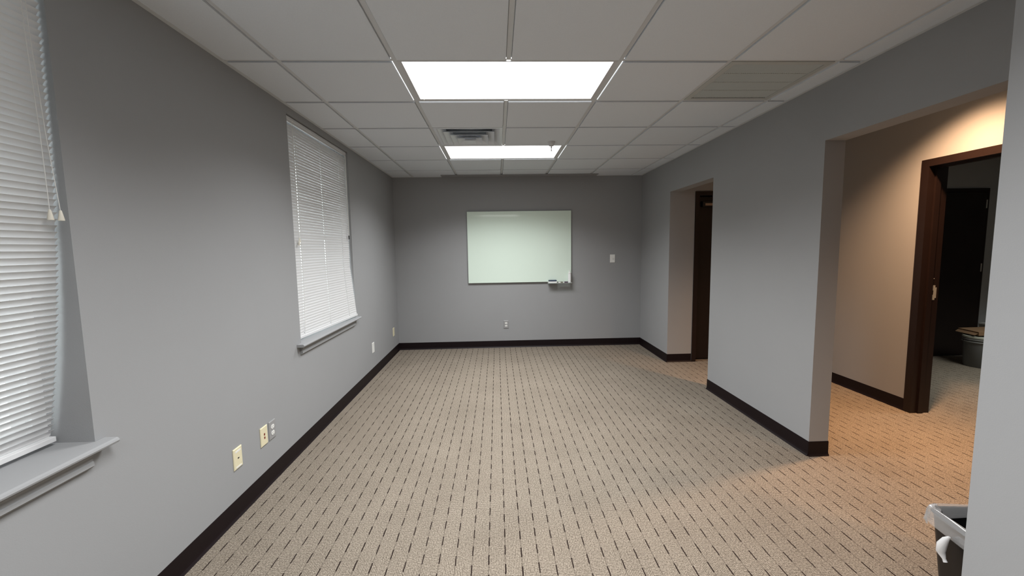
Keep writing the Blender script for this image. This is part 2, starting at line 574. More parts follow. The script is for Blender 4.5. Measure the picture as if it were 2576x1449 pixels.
# ---- windows
def window(name, hole, label):
    y0, y1, z0, z1 = hole
    wo = empty(name, (-0.44, (y0 + y1) / 2, z0 + .016))
    tag(wo, label, 'window', kind='structure')
    zs = z0 + .016                                     # top of the stool
    fr = MB()
    xo, xi = -0.525, -0.440
    fw_ = .045
    fr.box(xo, xi, y0, y0 + fw_, zs, z1); fr.box(xo, xi, y1 - fw_, y1, zs, z1)
    fr.box(xo, xi, y0 + fw_, y1 - fw_, z1 - fw_, z1); fr.box(xo, xi, y0 + fw_, y1 - fw_, zs, zs + fw_)
    build(fr, 'window_frame', M['vinyl'], wo)
    zm = (z0 + z1) / 2
    for (a, b_, xa) in ((zs + fw_, zm + .02, -0.475), (zm - .02, z1 - fw_, -0.505)):
        s = MB()
        ya, yb, sw = y0 + fw_, y1 - fw_, .04
        s.box(xa - .012, xa + .012, ya, ya + sw, a, b_); s.box(xa - .012, xa + .012, yb - sw, yb, a, b_)
        s.box(xa - .012, xa + .012, ya + sw, yb - sw, b_ - sw, b_); s.box(xa - .012, xa + .012, ya + sw, yb - sw, a, a + sw)
        so = build(s, 'sash', M['vinyl'], wo)
        build(MB().box(xa - .003, xa + .003, ya + sw, yb - sw, a + sw, b_ - sw), 'pane', M['glass'], so)
    # stool with horns and rounded nose, moulded apron below it
    nose = [(-0.44, z0), (XL + .001, z0), (XL + .001, z0 - .004), (-0.243, z0 - .004), (-0.236, z0), (-0.234, z0 + .006), (-0.237, z0 + .012), (-0.243, zs), (-0.44, zs)]
    st = MB().prism(nose[:2] + nose[2:], y0, y1, 1)
    horn = [(XL + .001, z0 - .004), (-0.243, z0 - .004), (-0.236, z0), (-0.234, z0 + .006), (-0.237, z0 + .012), (-0.243, zs), (XL + .001, zs)]
    st.prism(horn, y0 - .065, y0, 1); st.prism(horn, y1, y1 + .035 if name == 'window_1' else y1 + .02, 1)
    build(st, 'stool', M['wall'], wo)
    ap = [(XL + .0005, z0 - .004), (XL + .022, z0 - .004), (XL + .022, z0 - .016), (XL + .016, z0 - .026), (XL + .015, z0 - .040),
          (XL + .019, z0 - .043), (XL + .019, z0 - .056), (XL + .010, z0 - .064), (XL + .0005, z0 - .066)]
    build(MB().prism(ap, y0 - .02, y1 - .03 if name == 'window_1' else y1 - .06, 1), 'apron', M['wall'], wo)
    return wo


window('window_1', W1, 'nearest window, cut by the left frame edge, with deep grey reveal and sill')
window('window_2', W2, 'far window left of the glass board with grey sill')


# ---- mini blinds
def slat_mesh(length, tilt, stations):
    """one curved slat, long axis y, with a routed cord hole at each station; positive tilt drops the room-side edge"""
    W_, n = .0255, 6
    top, bot = [], []
    c, s = math.cos(tilt), math.sin(tilt)
    for i in range(n + 1):
        a = (i / n - .5) * W_
        crown = .0031 * (1 - (2 * a / W_) ** 2)
        for lst, b_ in ((top, crown + .0003), (bot, crown - .0003)):
            lst.append((a * c + b_ * s, -a * s + b_ * c))
    mb = MB()
    cuts = [-length / 2]
    for st_ in sorted(stations):
        cuts += [st_ - .0032, st_ + .0032]
    cuts.append(length / 2)
    for k in range(len(cuts) - 1):
        cols = ((0, n),) if k % 2 == 0 else ((0, 2), (4, n))
        for (i0, i1) in cols:
            mb.prism(top[i0:i1 + 1] + bot[i0:i1 + 1][::-1], cuts[k], cuts[k + 1], 1)
    return mb.mesh('slat', smooth=True)


def blind(hole, xf, yawf, zbot, label, n, tilt, cords, gap, yf=lambda z: 0.0):
    y0, y1, z0, z1 = hole
    ya, yb = y0 + .006, y1 - gap
    ym = (ya + yb) / 2
    bo = empty('window_blind', (xf(z1), ym, zbot))
    tag(bo, label, 'blind', 'mini blinds in the two windows')
    xt = xf(z1)
    build(MB().box(xt - .020, xt + .008, ya, yb, z1 - .030, z1 - .002), 'headrail', M['slat'], bo, bevel=.001)
    vp = [(xt + .012, z1 - .046), (xt + .015, z1 - .043), (xt + .015, z1 - .030), (xt + .019, z1 - .026), (xt + .019, z1 - .012), (xt + .016, z1 - .006), (xt + .012, z1 - .006)]
    build(MB().prism(vp, ya, yb, 1), 'valance', M['fixture'], bo)
    zt_ = z1 - .062
    me = slat_mesh(yb - ya, tilt, [yc - ym for yc in cords])
    me.materials.append(M['slat'])
    zs_ = [zt_ + (zbot + .022 - zt_) * i / (n - 1) for i in range(n)]
    for z in zs_:
        o = inst(me, 'slat', (xf(z) + random.uniform(-.0006, .0006), ym + yf(z), z + random.uniform(-.0004, .0004)), bo)
        o.rotation_euler.z = yawf(z)
    rail = build(MB().box(-.0125, .0125, -(yb - ya) / 2, (yb - ya) / 2, -.009, .009), 'bottom_rail', M['slat'], None, bevel=.002)
    rail.parent = bo
    rail.location = Vector((xf(zbot), ym, zbot)) - origin(bo)
    rail.rotation_euler.z = yawf(zbot)
    for yc in cords:
        for side in (-1, 1):
            pts = [(xf(z) + side * .0100 - (yc - ym) * math.sin(yawf(z)), yc + yf(z), z - side * .010 * (1 if tilt > 0 else -1)) for z in [z1 - .032] + zs_[::4] + [zbot + .006]]
            build(MB().tube(pts, .0009, 5), 'ladder_cord', M['cord'], bo)
    return bo, xt


def lerp_tab(tab):
    def f(z):
        if z >= tab[0][0]: return tab[0][1]
        for (a, b_) in zip(tab, tab[1:]):
            if z >= b_[0]:
                k = (z - b_[0]) / (a[0] - b_[0])
                return b_[1] + (a[1] - b_[1]) * k
        return tab[-1][1]
    return f


def lift_cords(bo, pts_list, ztop):
    for p in pts_list:
        c = build(MB().tube(p, .0011, 5), 'lift_cord', M['cord'], bo)
        e = p[-1]
        build(MB().lathe([(.003, 0), (.004, -.004), (.0085, -.030), (.0085, -.033)], e, 12), 'tassel', M['tassel'], c, smooth=True)


x1f = lerp_tab([(2.37, -.305), (2.2, -.305), (1.63, -.318), (1.42, -.330), (1.21, -.350), (1.0, -.378), (.81, -.411)])
b1, xt1 = blind(W1, x1f, lambda z: 0.0, .789, 'white slatted blind in the window at the left frame edge, with cord tassels', 72, math.radians(-56), (-1.83, -1.45, -1.06), .016, lambda z: .011 * max(0.0, min(1.0, (z - 1.0) / 0.7)))
lift_cords(b1, [[(-.283, -.945, 2.335), (-.283, -.945, 2.1), (-.290, -.930, 1.8), (-.294, -.925, 1.566)],
                [(-.281, -.935, 2.335), (-.280, -.935, 2.1), (-.283, -.920, 1.8), (-.281, -.905, 1.565)]], 2.33)
x2f = lerp_tab([(2.37, -.318), (1.3, -.318), (.79, -.306)])
b2, xt2 = blind(W2, x2f, lambda z: -max(0, (1.25 - z)) / .46 * .055, .789, 'white slatted blind in the far window, with tilt wand', 72, math.radians(75), (.80, 1.235, 1.63), .009)
lift_cords(b2, [[(-.292, .735, 2.335), (-.294, .735, 1.9), (-.294, .738, 1.50)], [(-.292, .745, 2.335), (-.293, .747, 1.9), (-.294, .748, 1.52)]], 2.33)
wd = build(MB().tube([(-.296, 1.772, 2.330), (-.296, 1.772, 2.300), (-.297, 1.768, 1.565)], .0042, 6), 'tilt_wand', M['cord'], b2)
build(MB().tube([(-.297, 1.768, 1.570), (-.297, 1.768, 1.535)], .006, 6), 'wand_grip', M['hook'], wd)


# ---- doors and frames
def door_frame(name, label, mbs):
    o = struct(mbs, name, M['wood'], label, 'door frame', bevel=0)
    return o


# storeroom frame: casing on the hall face, jamb through the wall, stop, storeroom-side casing
y0, y1, _, zh = D2
mb = MB()
for (xa, xb) in ((XH - .014, XH + .004), (XH2 - .004, XH2 + .012)):
    mb.box(xa, xb, y1 - .004, y1 + .056, 0, zh + .052)
    mb.box(xa, xb, y0 - .056, y0 + .004, 0, zh + .052)
    mb.box(xa, xb, y0 + .004, y1 - .004, zh - .004, zh + .052)
mb.box(XH + .004, XH2 - .004, y1 - .004, y1 - .0005, 0, zh - .0005)
mb.box(XH + .004, XH2 - .004, y0 + .0005, y0 + .004, 0, zh - .0005)
mb.box(XH + .004, XH2 - .004, y0 + .004, y1 - .004, zh - .004, zh - .0005)
fr2 = door_frame('trim_1', 'dark brown door frame in the warm lit hall wall', mb)
st_ = MB().box(XH + .040, XH + .082, y1 - .018, y1 - .004, 0, zh - .004)
st_.box(XH + .040, XH + .082, y0 + .004, y0 + .018, 0, zh - .004)
st_.box(XH + .040, XH + .082, y0 + .018, y1 - .018, zh - .018, zh - .004)
build(st_, 'door_stop', M['wood'], fr2)
sk = MB()
pr = [(XH + .092, .950), (XH + .116, .950), (XH + .116, .966), (XH + .128, .966), (XH + .128, 1.052), (XH + .116, 1.052), (XH + .116, 1.070), (XH + .092, 1.070), (XH + .092, 1.028), (XH + .104, 1.028), (XH + .104, .992), (XH + .092, .992)]
sk.prism(pr, y1 - .006, y1 - .0035, 1)
build(sk, 'strike_plate', M['steel'], fr2)
build(MB().lathe([(.004, 0), (.004, -.002), (.002, -.003)], (XH + .100, y1 - .004, 1.124), 8, 1), 'screw', M['steel'], fr2)

# hall end door (dark) with frame and closer
x0, x1, _, zh = D1
mb = MB()
mb.box(x0 - .05, x0, YE - .012, YE + .13, 0, zh + .05)
mb.box(x1, x1 + .05, YE - .012, YE + .13, 0, zh + .05)
mb.box(x0, x1, YE - .012, YE + .13, zh, zh + .05)
fr1 = door_frame('trim_2', 'dark frame of the hall end door', mb)
leaf = MB().box(x0 + .004, x1 - .004, YE + .075, YE + .12, .014, zh - .004)
d1 = struct(leaf, 'door_1', M['door'], 'dark hall end door with closer seen through the far doorway', 'door', bevel=.002)
cl = build(MB().box(x0 + .055, x0 + .30, YE + .025, YE + .075, 1.885, 1.950), 'door_closer', M['black'], d1, bevel=.008)
build(MB().box(x0 + .085, x0 + .29, YE + .019, YE + .025, 1.898, 1.925), 'closer_highlight', M['tan_highlight'], cl, bevel=.002)  # tan front stands in for warm light reflected by the closer
build(MB().tube([(x1 - .09, YE + .075, 1.0), (x1 - .09, YE + .03, 1.0), (x1 - .19, YE + .03, 1.0)], .009, 8), 'lever_handle', M['steel'], d1)
# storeroom black door
mb = MB().box(6.145, 6.195, 2.535, 2.5495, 0, 2.06).box(7.065, 7.115, 2.535, 2.5495, 0, 2.06).box(6.195, 7.065, 2.535, 2.5495, 2.012, 2.06)
fr3 = door_frame('trim_3', 'black frame of the storeroom door', mb)
d3 = struct(MB().box(6.199, 7.061, 2.520, 2.5490, .012, 2.008), 'door_2', M['door'], 'black closed door at the back of the storeroom', 'door', bevel=.002)
for z in (.25, 1.05, 1.82):
    build(MB().tube([(7.066, 2.517, z), (7.066, 2.517, z + .10)], .006, 8), 'hinge', M['steel'], d3)
build(MB().lathe([(.028, 0), (.028, -.006), (.010, -.010), (.010, -.04), (.026, -.048), (.028, -.062), (.018, -.072)], (6.27, 2.520, 1.0), 16, 1), 'knob', M['steel'], d3, smooth=True)


# ------------------------------------------------------------------ ceiling fixtures
def troffer(r, label):
    x0_, x1_, y0_, y1_ = G, 3 * G, r * G, (r + 1) * G
    o = empty('troffer_light', ((x0_ + x1_) / 2, (y0_ + y1_) / 2, ZC))
    tag(o, label, 'ceiling light', 'fluorescent troffers in the tile ceiling')
    a, b_ = .0125, .034
    f = MB()
    zb, zt_ = ZC - .001, ZC + .012
    f.box(x0_ + a, x0_ + b_, y0_ + a, y1_ - a, zb, zt_); f.box(x1_ - b_, x1_ - a, y0_ + a, y1_ - a, zb, zt_)
    f.box(x0_ + b_, x1_ - b_, y0_ + a, y0_ + .020, zb, zt_); f.box(x0_ + b_, x1_ - b_, y1_ - b_, y1_ - a, zb, zt_)
    build(f, 'door_frame', M['fixture'], o)
    build(MB().box(x0_ + .014, x1_ - .014, y0_ + .014, y1_ - .014, ZC + .02, ZC + .11), 'housing', M['fixture'], o)
    build(MB().box(x0_ + b_, x1_ - b_, y0_ + .020, y1_ - b_, ZC + .001, ZC + .006), 'lens', M['lens'], o)
    # added glowing strip over the tee flanges, brightens the edges of the neighbouring tiles
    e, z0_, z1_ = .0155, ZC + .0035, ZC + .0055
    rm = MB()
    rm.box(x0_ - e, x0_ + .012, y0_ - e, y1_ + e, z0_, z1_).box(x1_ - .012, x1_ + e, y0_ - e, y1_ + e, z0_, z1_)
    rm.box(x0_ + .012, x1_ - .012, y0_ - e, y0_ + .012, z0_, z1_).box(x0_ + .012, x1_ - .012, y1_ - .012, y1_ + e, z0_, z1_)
    build(rm, 'tile_edge_glow', M['lens'], o)
    la = bpy.data.lights.new('troffer_lamp', 'AREA')
    la.shape = 'RECTANGLE'
    la.size, la.size_y = 2 * G - .09, G - .08
    la.energy = TROFFER_W
    la.color = (0.975, 0.985, 1.0)
    la.spread = math.radians(TROFFER_SPREAD)
    lo_ = bpy.data.objects.new('troffer_lamp', la)
    COL.objects.link(lo_)
    lo_.parent = o
    lo_.location = (0, 0, -.003)
    # small latch on the far edge
    if r >= 0:
        build(MB().box(x0_ + .055, x0_ + .062, y1_ - b_ + .004, y1_ - b_ + .016, ZC - .004, ZC - .001), 'latch', M['steel'], o)
    return o


troffer(0, 'large bright ceiling light panel nearest in view')
troffer(3, 'smaller looking bright ceiling light panel further back, beside the sprinkler')
troffer(-3, 'ceiling light panel above the camera')
troffer(-6, 'ceiling light panel behind the camera')

# supply diffuser: stepped square louvre
dx0, dx1, dy0, dy1 = G, 2 * G, 2 * G, 3 * G
cx, cy = (dx0 + dx1) / 2, (dy0 + dy1) / 2
df = empty('air_diffuser', (cx, cy, ZC))
tag(df, 'square stepped metal supply air diffuser beside the far ceiling light', 'air vent')


def ring(mb, ao, zo, ai, zi, th=.0015):
    """square flared ring from outer half-size ao at height zo to inner half-size ai at zi"""
    vs_, n = [], 4
    for (a, z) in ((ao, zo), (ai, zi), (ai, zi + th), (ao, zo + th)):
        vs_ += [(cx - a, cy - a, z), (cx + a, cy - a, z), (cx + a, cy + a, z), (cx - a, cy + a, z)]
    fs_ = []
    for k in range(4):
        k2 = (k + 1) % 4
        for j in range(4):
            j2 = (j + 1) % 4
            fs_.append((k * 4 + j, k * 4 + j2, k2 * 4 + j2, k2 * 4 + j))
    return mb.add(vs_, fs_)


pan = MB()
pan.box(cx - .291, cx + .291, cy - .291, cy - .262, ZC - .002, ZC + .004).box(cx - .291, cx + .291, cy + .262, cy + .291, ZC - .002, ZC + .004)
pan.box(cx - .291, cx - .262, cy - .262, cy + .262, ZC - .002, ZC + .004).box(cx + .262, cx + .291, cy - .262, cy + .262, ZC - .002, ZC + .004)
build(pan, 'face_frame', M['metal'], df)
for (ao, ai, dz) in ((.262, .200, 0), (.215, .145, -.012), (.160, .095, -.024), (.105, .050, -.036)):
    mb = MB()
    ring(mb, ao, ZC + dz, ai, ZC + dz + .030)
    ring(mb, ao + .004, ZC + dz - .004, ao, ZC + dz, .002)
    build(mb, 'louvre_ring', M['metal'], df)
build(MB().box(cx - .052, cx + .052, cy - .052, cy + .052, ZC - .046, ZC - .042), 'centre_plate', M['metal'], df, bevel=.001)
build(MB().box(cx - .285, cx + .285, cy - .285, cy + .285, ZC + .06, ZC + .09), 'plenum_box', M['duct'], df)

# return grille: four banks of fine blades
gx0, gx1, gy0, gy1 = 4 * G, 5 * G, 0.0, G
gr = empty('return_grille', ((gx0 + gx1) / 2, (gy0 + gy1) / 2, ZC))
tag(gr, 'square white return air grille of fine blades near the right wall', 'air vent')
a, b_ = .0125, .045
mb = MB()
zb, zt_ = ZC - .004, ZC + .006
mb.box(gx0 + a, gx0 + b_, gy0 + a, gy1 - a, zb, zt_).box(gx1 - b_, gx1 - a, gy0 + a, gy1 - a, zb, zt_)
mb.box(gx0 + b_, gx1 - b_, gy0 + a, gy0 + b_, zb, zt_).box(gx0 + b_, gx1 - b_, gy1 - b_, gy1 - a, zb, zt_)
build(mb, 'face_frame', M['grille'], gr)
ia, ib = gy0 + b_, gy1 - b_
bank = (ib - ia) / 4
for k in range(4):
    mb = MB()
    nb = 46
    for i in range(nb):
        x = gx0 + b_ + (gx1 - gx0 - 2 * b_) * (i + .5) / nb
        pr = [(x + .0048, ZC - .001), (x + .0042, ZC - .001), (x - .0050, ZC + .010), (x - .0044, ZC + .010)]
        mb.prism(pr, ia + k * bank + .006, ia + (k + 1) * bank - .002, 1)
    build(mb, 'blade_bank', M['grille'], gr)
    if k:
        build(MB().box(gx0 + b_, gx1 - b_, ia + k * bank - .002, ia + k * bank + .004, ZC + .000, ZC + .012), 'cross_bar', M['grille'], gr)
build(MB().box(gx0 + .014, gx1 - .014, gy0 + .014, gy1 - .014, ZC + .03, ZC + .06), 'plenum_box', M['plenum'], gr)

# pendant sprinkler
sx, sy = 1.672, 1.682
sp_ = empty('fire_sprinkler', (sx, sy, ZC - .007))
tag(sp_, 'small pendant fire sprinkler in front of the far ceiling light', 'sprinkler')
build(MB().lathe([(.038, -.007), (.038, -.010), (.033, -.012), (.031, -.030), (.022, -.044), (.010, -.048)], (sx, sy, ZC), 20), 'escutcheon', M['fixture'], sp_, smooth=True)
build(MB().lathe([(.007, -.046), (.006, -.060), (.004, -.066), (.003, -.088)], (sx, sy, ZC), 10), 'stem', M['chrome'], sp_)
mb = MB()
for s in (-1, 1):
    mb.tube([(sx + s * .006, sy, ZC - .058), (sx + s * .011, sy, ZC - .068), (sx + s * .004, sy, ZC - .085)], .0018, 6)
build(mb, 'frame_arms', M['chrome'], sp_)
build(MB().lathe([(.003, -.088), (.010, -.090), (.010, -.0915), (.003, -.094)], (sx, sy, ZC), 12), 'deflector', M['chrome'], sp_)

# linear slot diffuser against the back wall
sd = empty('slot_diffuser', (1.47, 3.44, ZC - .007))
tag(sd, 'long grey slot diffuser strip on the ceiling along the end wall', 'air vent')
build(MB().box(.40, 2.54, 3.355, 3.508, ZC - .016, ZC - .0072), 'face_plate', M['strip'], sd, bevel=.0015)
for yy in (3.395, 3.46):
    build(MB().box(.43, 2.51, yy, yy + .012, ZC - .0175, ZC - .016), 'slot_bar', M['strip'], sd)

# hall downlights
def downlight(hx, hy, label, share):
    hl = empty('recessed_downlight', (hx, hy, ZH))
    tag(hl, label, 'ceiling light', 'downlights in the hall ceiling')
    k = 28
    prof = [(.095, ZH - .004), (.095, ZH - .0005), (.070, ZH - .001), (.070, ZH - .005)]
    vs_, fs_ = [], []
    for (r_, z) in prof:
        for j in range(k):
            vs_.append((hx + r_ * math.cos(2 * math.pi * j / k), hy + r_ * math.sin(2 * math.pi * j / k), z))
    for i in range(4):
        for j in range(k):
            fs_.append((i * k + j, i * k + (j + 1) % k, ((i + 1) % 4) * k + (j + 1) % k, ((i + 1) % 4) * k + j))
    build(MB().add(vs_, fs_), 'trim_ring', M['fixture'], hl)
    build(MB().lathe([(.066, -.001), (.066, -.003), (.05, -.004)], (hx, hy, ZH), 24), 'lamp_face', M['warm'], hl)
    ld = bpy.data.lights.new('hall_bulb', 'SPOT')
    ld.energy = HALL_W * share
    ld.color = (1.0, 0.585, 0.32)
    ld.spot_size = math.radians(120)
    ld.spot_blend = 1.0
    ld.shadow_soft_size = 0.07
    lo = bpy.data.objects.new('hall_bulb', ld)
    COL.objects.link(lo)
    lo.parent = hl
    lo.location = (0, 0, -.012)


downlight(4.14, 0.50, 'round warm recessed downlight above the storeroom doorway in the hall', 1.0)
downlight(4.12, -1.30, 'round warm recessed downlight at the near end of the hall', 0.35)

# unseen ceiling panel added to brighten the storeroom
so_ = empty('storeroom_fill', (6.4, .7, ZC))
tag(so_, 'unseen dim panel added to light the storeroom', 'ceiling light')
build(MB().box(5.79, 7.01, .4, 1.0, ZC - .03, ZC - .001), 'housing', M['fixture'], so_)
build(MB().box(5.82, 6.98, .43, .97, ZC - .034, ZC - .031), 'lens', M['store'], so_)
la = bpy.data.lights.new('storeroom_fill_lamp', 'AREA')
la.shape = 'RECTANGLE'
la.size, la.size_y = 1.1, .5
la.energy = STORE_W
la.color = (0.97, 1.0, 0.95)
la.spread = math.radians(100)
lo_ = bpy.data.objects.new('storeroom_fill_lamp', la)
COL.objects.link(lo_)
lo_.parent = so_
lo_.location = (0, 0, -.036)

# ------------------------------------------------------------------ glass board and what is on its tray
bx0, bx1, bz0, bz1 = .729, 2.189, .942, 1.940
bd = empty('glass_board', ((bx0 + bx1) / 2, YB, bz0))
tag(bd, 'pale green glass dry erase board on the end wall', 'whiteboard')
build(MB().box(bx0, bx1, 3.499, 3.505, bz0, bz1), 'glass_panel', M['board'], bd, bevel=.0012)
for (px_, pz_) in ((bx0 + .12, bz0 + .1), (bx1 - .12, bz0 + .1), (bx0 + .12, bz1 - .1), (bx1 - .12, bz1 - .1)):
    build(MB().lathe([(.02, .005), (.02, .030)], (px_, 3.50, pz_), 14, 1), 'standoff_mount', M['black'], bd)
build(MB().box(bx0 + .006, bx1 - .006, 3.506, 3.512, bz0 + .004, bz0 + .03), 'bottom_channel', M['black'], bd)
tr = MB()
tx0, tx1, tz = 1.850, 2.187, .925
tr.box(tx0, tx1, 3.420, 3.498, tz - .004, tz)
tr.box(tx0, tx1, 3.420, 3.424, tz, tz + .010)
tr.box(tx0, tx1, 3.505, 3.509, tz - .004, bz0 + .04)
tr.box(tx0, tx1, 3.498, 3.509, tz - .008, tz - .004)
build(tr, 'marker_tray', M['tray'], bd)

er = empty('board_eraser', (1.915, 3.462, tz))
tag(er, 'navy and white felt eraser on the glass board tray', 'eraser')
build(MB().box(1.855, 1.975, 3.432, 3.492, tz + .0005, tz + .026), 'felt_pad', M['eraserfelt'], er, bevel=.003)
build(MB().box(1.858, 1.972, 3.434, 3.490, tz + .026, tz + .046), 'handle_block', M['navy'], er, bevel=.006)


def marker(y, x0_, x1_, capcol, bodycol, label, capright=True):
    mk = empty('dry_erase_marker', ((x0_ + x1_) / 2, y, tz))
    tag(mk, label, 'marker', 'markers on the board tray')
    r = .0085
    z = tz + r + .0007
    L_ = x1_ - x0_
    build(MB().lathe([(r * .7, 0), (r * .95, .004), (r * .95, L_ * .62)], (x0_, y, z), 14, 0), 'barrel', bodycol, mk, smooth=True)
    build(MB().lathe([(r, L_ * .60), (r, L_ * .95), (r * .6, L_)], (x0_, y, z), 14, 0), 'cap', capcol, mk, smooth=True)
    build(MB().lathe([(r * 1.0, L_ * .2), (r * 1.0, L_ * .45)], (x0_, y, z), 14, 0), 'print_band', M['olive'], mk, smooth=True)
    return mk


marker(3.440, 2.000, 2.132, M['purple'], M['white'], 'white marker with purple cap at the front of the board tray')
marker(3.462, 1.998, 2.126, M['black'], M['white'], 'white marker with black cap behind the purple one on the tray')
bt = empty('cleaner_bottle', (2.158, 3.460, tz))
tag(bt, 'slim white cleaner bottle with pointed nozzle on the board tray', 'bottle')
build(MB().lathe([(.020, .0007), (.022, .003), (.022, .128), (.020, .133)], (2.158, 3.460, tz), 20), 'body', M['bottle'], bt, smooth=True)
build(MB().lathe([(.023, .133), (.023, .142), (.012, .146)], (2.158, 3.460, tz), 20), 'cap', M['white'], bt, smooth=True)
build(MB().lathe([(.012, .146), (.007, .162), (.003, .190)], (2.158, 3.460, tz), 14), 'nozzle', M['white'], bt, smooth=True)


# ------------------------------------------------------------------ wall plates
def plate_frame(wall, a, z):
    """maps local (u along the wall, v up, w out) to world"""
    if wall == 'L': return lambda u, v, w_: (XL + w_, a + u, z + v)
    return lambda u, v, w_: (a + u, YB - w_, z + v)


def lbox(mb, T, u0, u1, v0, v1, w0, w1):
    p = [T(u, v, w_) for w_ in (w0, w1) for v in (v0, v1) for u in (u0, u1)]
    return mb.add(p, [(0, 1, 3, 2), (4, 6, 7, 5), (0, 4, 5, 1), (2, 3, 7, 6), (0, 2, 6, 4), (1, 5, 7, 3)])


def plate(wall, a, z, mat, kind, name, label, cat, group=None):
    T = plate_frame(wall, a, z)
    o = empty(name, T(0, 0, 0))
    tag(o, label, cat, group)
    hw, hh = .036, .0575
    pl = MB()
    # bevelled cover: wide back, narrower face
    p = [T(u, v, .0006) for (u, v) in ((-hw, -hh), (hw, -hh), (hw, hh), (-hw, hh))] + \
        [T(u, v, .004) for (u, v) in ((-hw, -hh), (hw, -hh), (hw, hh), (-hw, hh))] + \
        [T(u, v, .0068) for (u, v) in ((-hw + .004, -hh + .004), (hw - .004, -hh + .004), (hw - .004, hh - .004), (-hw + .004, hh - .004))]
    f = [(0, 3, 2, 1), (8, 9, 10, 11)]
    for k_ in (0, 4):
        f += [(k_ + i, k_ + (i + 1) % 4, k_ + 4 + (i + 1) % 4, k_ + 4 + i) for i in range(4)]
    build(pl.add(p, f), 'cover_plate', mat, o)

    def part(nm, mt, *bs):
        mb_ = MB()
        for q in bs: lbox(mb_, T, *q)
        return build(mb_, nm, mt, o)
    if kind == 'duplex':
        for v in (.0195, -.0195):
            mb_ = MB()
            n = 16
            ring_ = [(.0165 * math.cos(2 * math.pi * i / n), max(-.0125, min(.0125, .0165 * math.sin(2 * math.pi * i / n)))) for i in range(n)]
            vs_ = [T(u, v + w_, .006) for (u, w_) in ring_] + [T(u, v + w_, .0088) for (u, w_) in ring_]
            fs_ = [(i, (i + 1) % n, n + (i + 1) % n, n + i) for i in range(n)] + [tuple(range(n, 2 * n))]
            so = build(mb_.add(vs_, fs_), 'socket', M['white'], o)
            sl = MB()
            lbox(sl, T, -.0075, -.0055, v - .002, v + .007, .0086, .0091)
            lbox(sl, T, .0055, .0075, v - .001, v + .006, .0086, .0091)
            lbox(sl, T, -.002, .002, v - .009, v - .005, .0086, .0091)
            build(sl, 'slots', M['slot'], so)
        part('screw', M['steel'], (-.002, .002, -.002, .002, .0066, .0078))
    elif kind == 'twojack':
        for v in (.010, -.011):
            part('jack', M['jack'], (-.0055, .0055, v - .0065, v + .0065, .0066, .0080))
        for v in (.048, -.048):
            part('screw', M['ivory'], (-.002, .002, v - .002, v + .002, .0066, .0076))
    elif kind == 'onejack':
        part('label_window', M['white'], (-.022, .022, .034, .043, .0066, .0076))
        part('label_window', M['white'], (-.022, .022, -.050, -.043, .0066, .0076))
        part('jack', M['slot'], (-.0055, .0055, -.003, .003, .0066, .0082))
        part('screw', M['steel'], (.020, .023, -.037, -.034, .0066, .0076))
    elif kind == 'switch':
        part('toggle_slot', M['white'], (-.006, .006, -.013, .013, .0066, .0080))
        tg = MB()
        p = [T(u, v, w_) for (v, w_) in ((-.004, .008), (.006, .008), (.000, .019), (-.008, .019)) for u in (-.004, .004)]
        build(tg.add(p, [(0, 1, 3, 2), (2, 3, 5, 4), (4, 5, 7, 6), (6, 7, 1, 0), (0, 2, 4, 6), (1, 7, 5, 3)]), 'toggle', M['white'], o)
        for v in (.030, -.030):
            part('screw', M['white'], (-.002, .002, v - .002, v + .002, .0066, .0076))
    elif kind == 'blank':
        for v in (.030, -.030):
            part('screw', M['steel'], (-.002, .002, v - .002, v + .002, .0066, .0076))
    return o


plate('L', -.135, .317, M['ivory'], 'onejack', 'wall_plate', 'ivory wall plate with one dark jack, nearest to the camera', 'wall plate', 'plates low on the left wall')
plate('L', .117, .321, M['ivory'], 'twojack', 'wall_plate', 'ivory wall plate with two red brown jacks', 'wall plate', 'plates low on the left wall')
plate('L', .207, .321, M['greyplate'], 'duplex', 'power_outlet', 'grey outlet with white sockets beside the two-jack ivory plate', 'outlet')
plate('L', 2.318, .328, M['white'], 'blank', 'wall_plate', 'white wall plate under the far window toward the end wall', 'wall plate', 'plates low on the left wall')
plate('L', 3.245, .320, M['ivory'], 'blank', 'wall_plate', 'ivory wall plate next to the back left corner', 'wall plate', 'plates low on the left wall')
plate('B', 1.250, .337, M['greyplate'], 'duplex', 'power_outlet', 'grey outlet with white sockets below the glass board', 'outlet')
plate('B', 2.788, 1.257, M['white'], 'switch', 'light_switch', 'white toggle light switch right of the glass board', 'light switch')

# ------------------------------------------------------------------ waste bin at the near corner
wb = empty('waste_bin', (3.0, -.985, 0))
tag(wb, 'black rectangular waste bin with clear liner behind the near wall corner', 'bin')


def rrect(cx_, cy_, hx_, hy_, r, n=4):
    pts = []
    for (sx_, sy_, a0) in ((1, 1, 0), (-1, 1, 90), (-1, -1, 180), (1, -1, 270)):
        for i in range(n + 1):
            a_ = math.radians(a0 + 90 * i / n)
            pts.append((cx_ + sx_ * (hx_ - r) + r * math.cos(a_), cy_ + sy_ * (hy_ - r) + r * math.sin(a_)))
    return pts


ROT = math.radians(-7)


def loops(mb, rings, closed_bottom=True, close_ring=False):
    n = len(rings[0])
    vs_ = [p for r in rings for p in r]
    fs_ = []
    for i in range(len(rings) - 1):
        for j in range(n):
            fs_.append((i * n + j, i * n + (j + 1) % n, (i + 1) * n + (j + 1) % n, (i + 1) * n + j))
    if closed_bottom:
        fs_.append(tuple(range(n)))
    return mb.add(vs_, fs_)


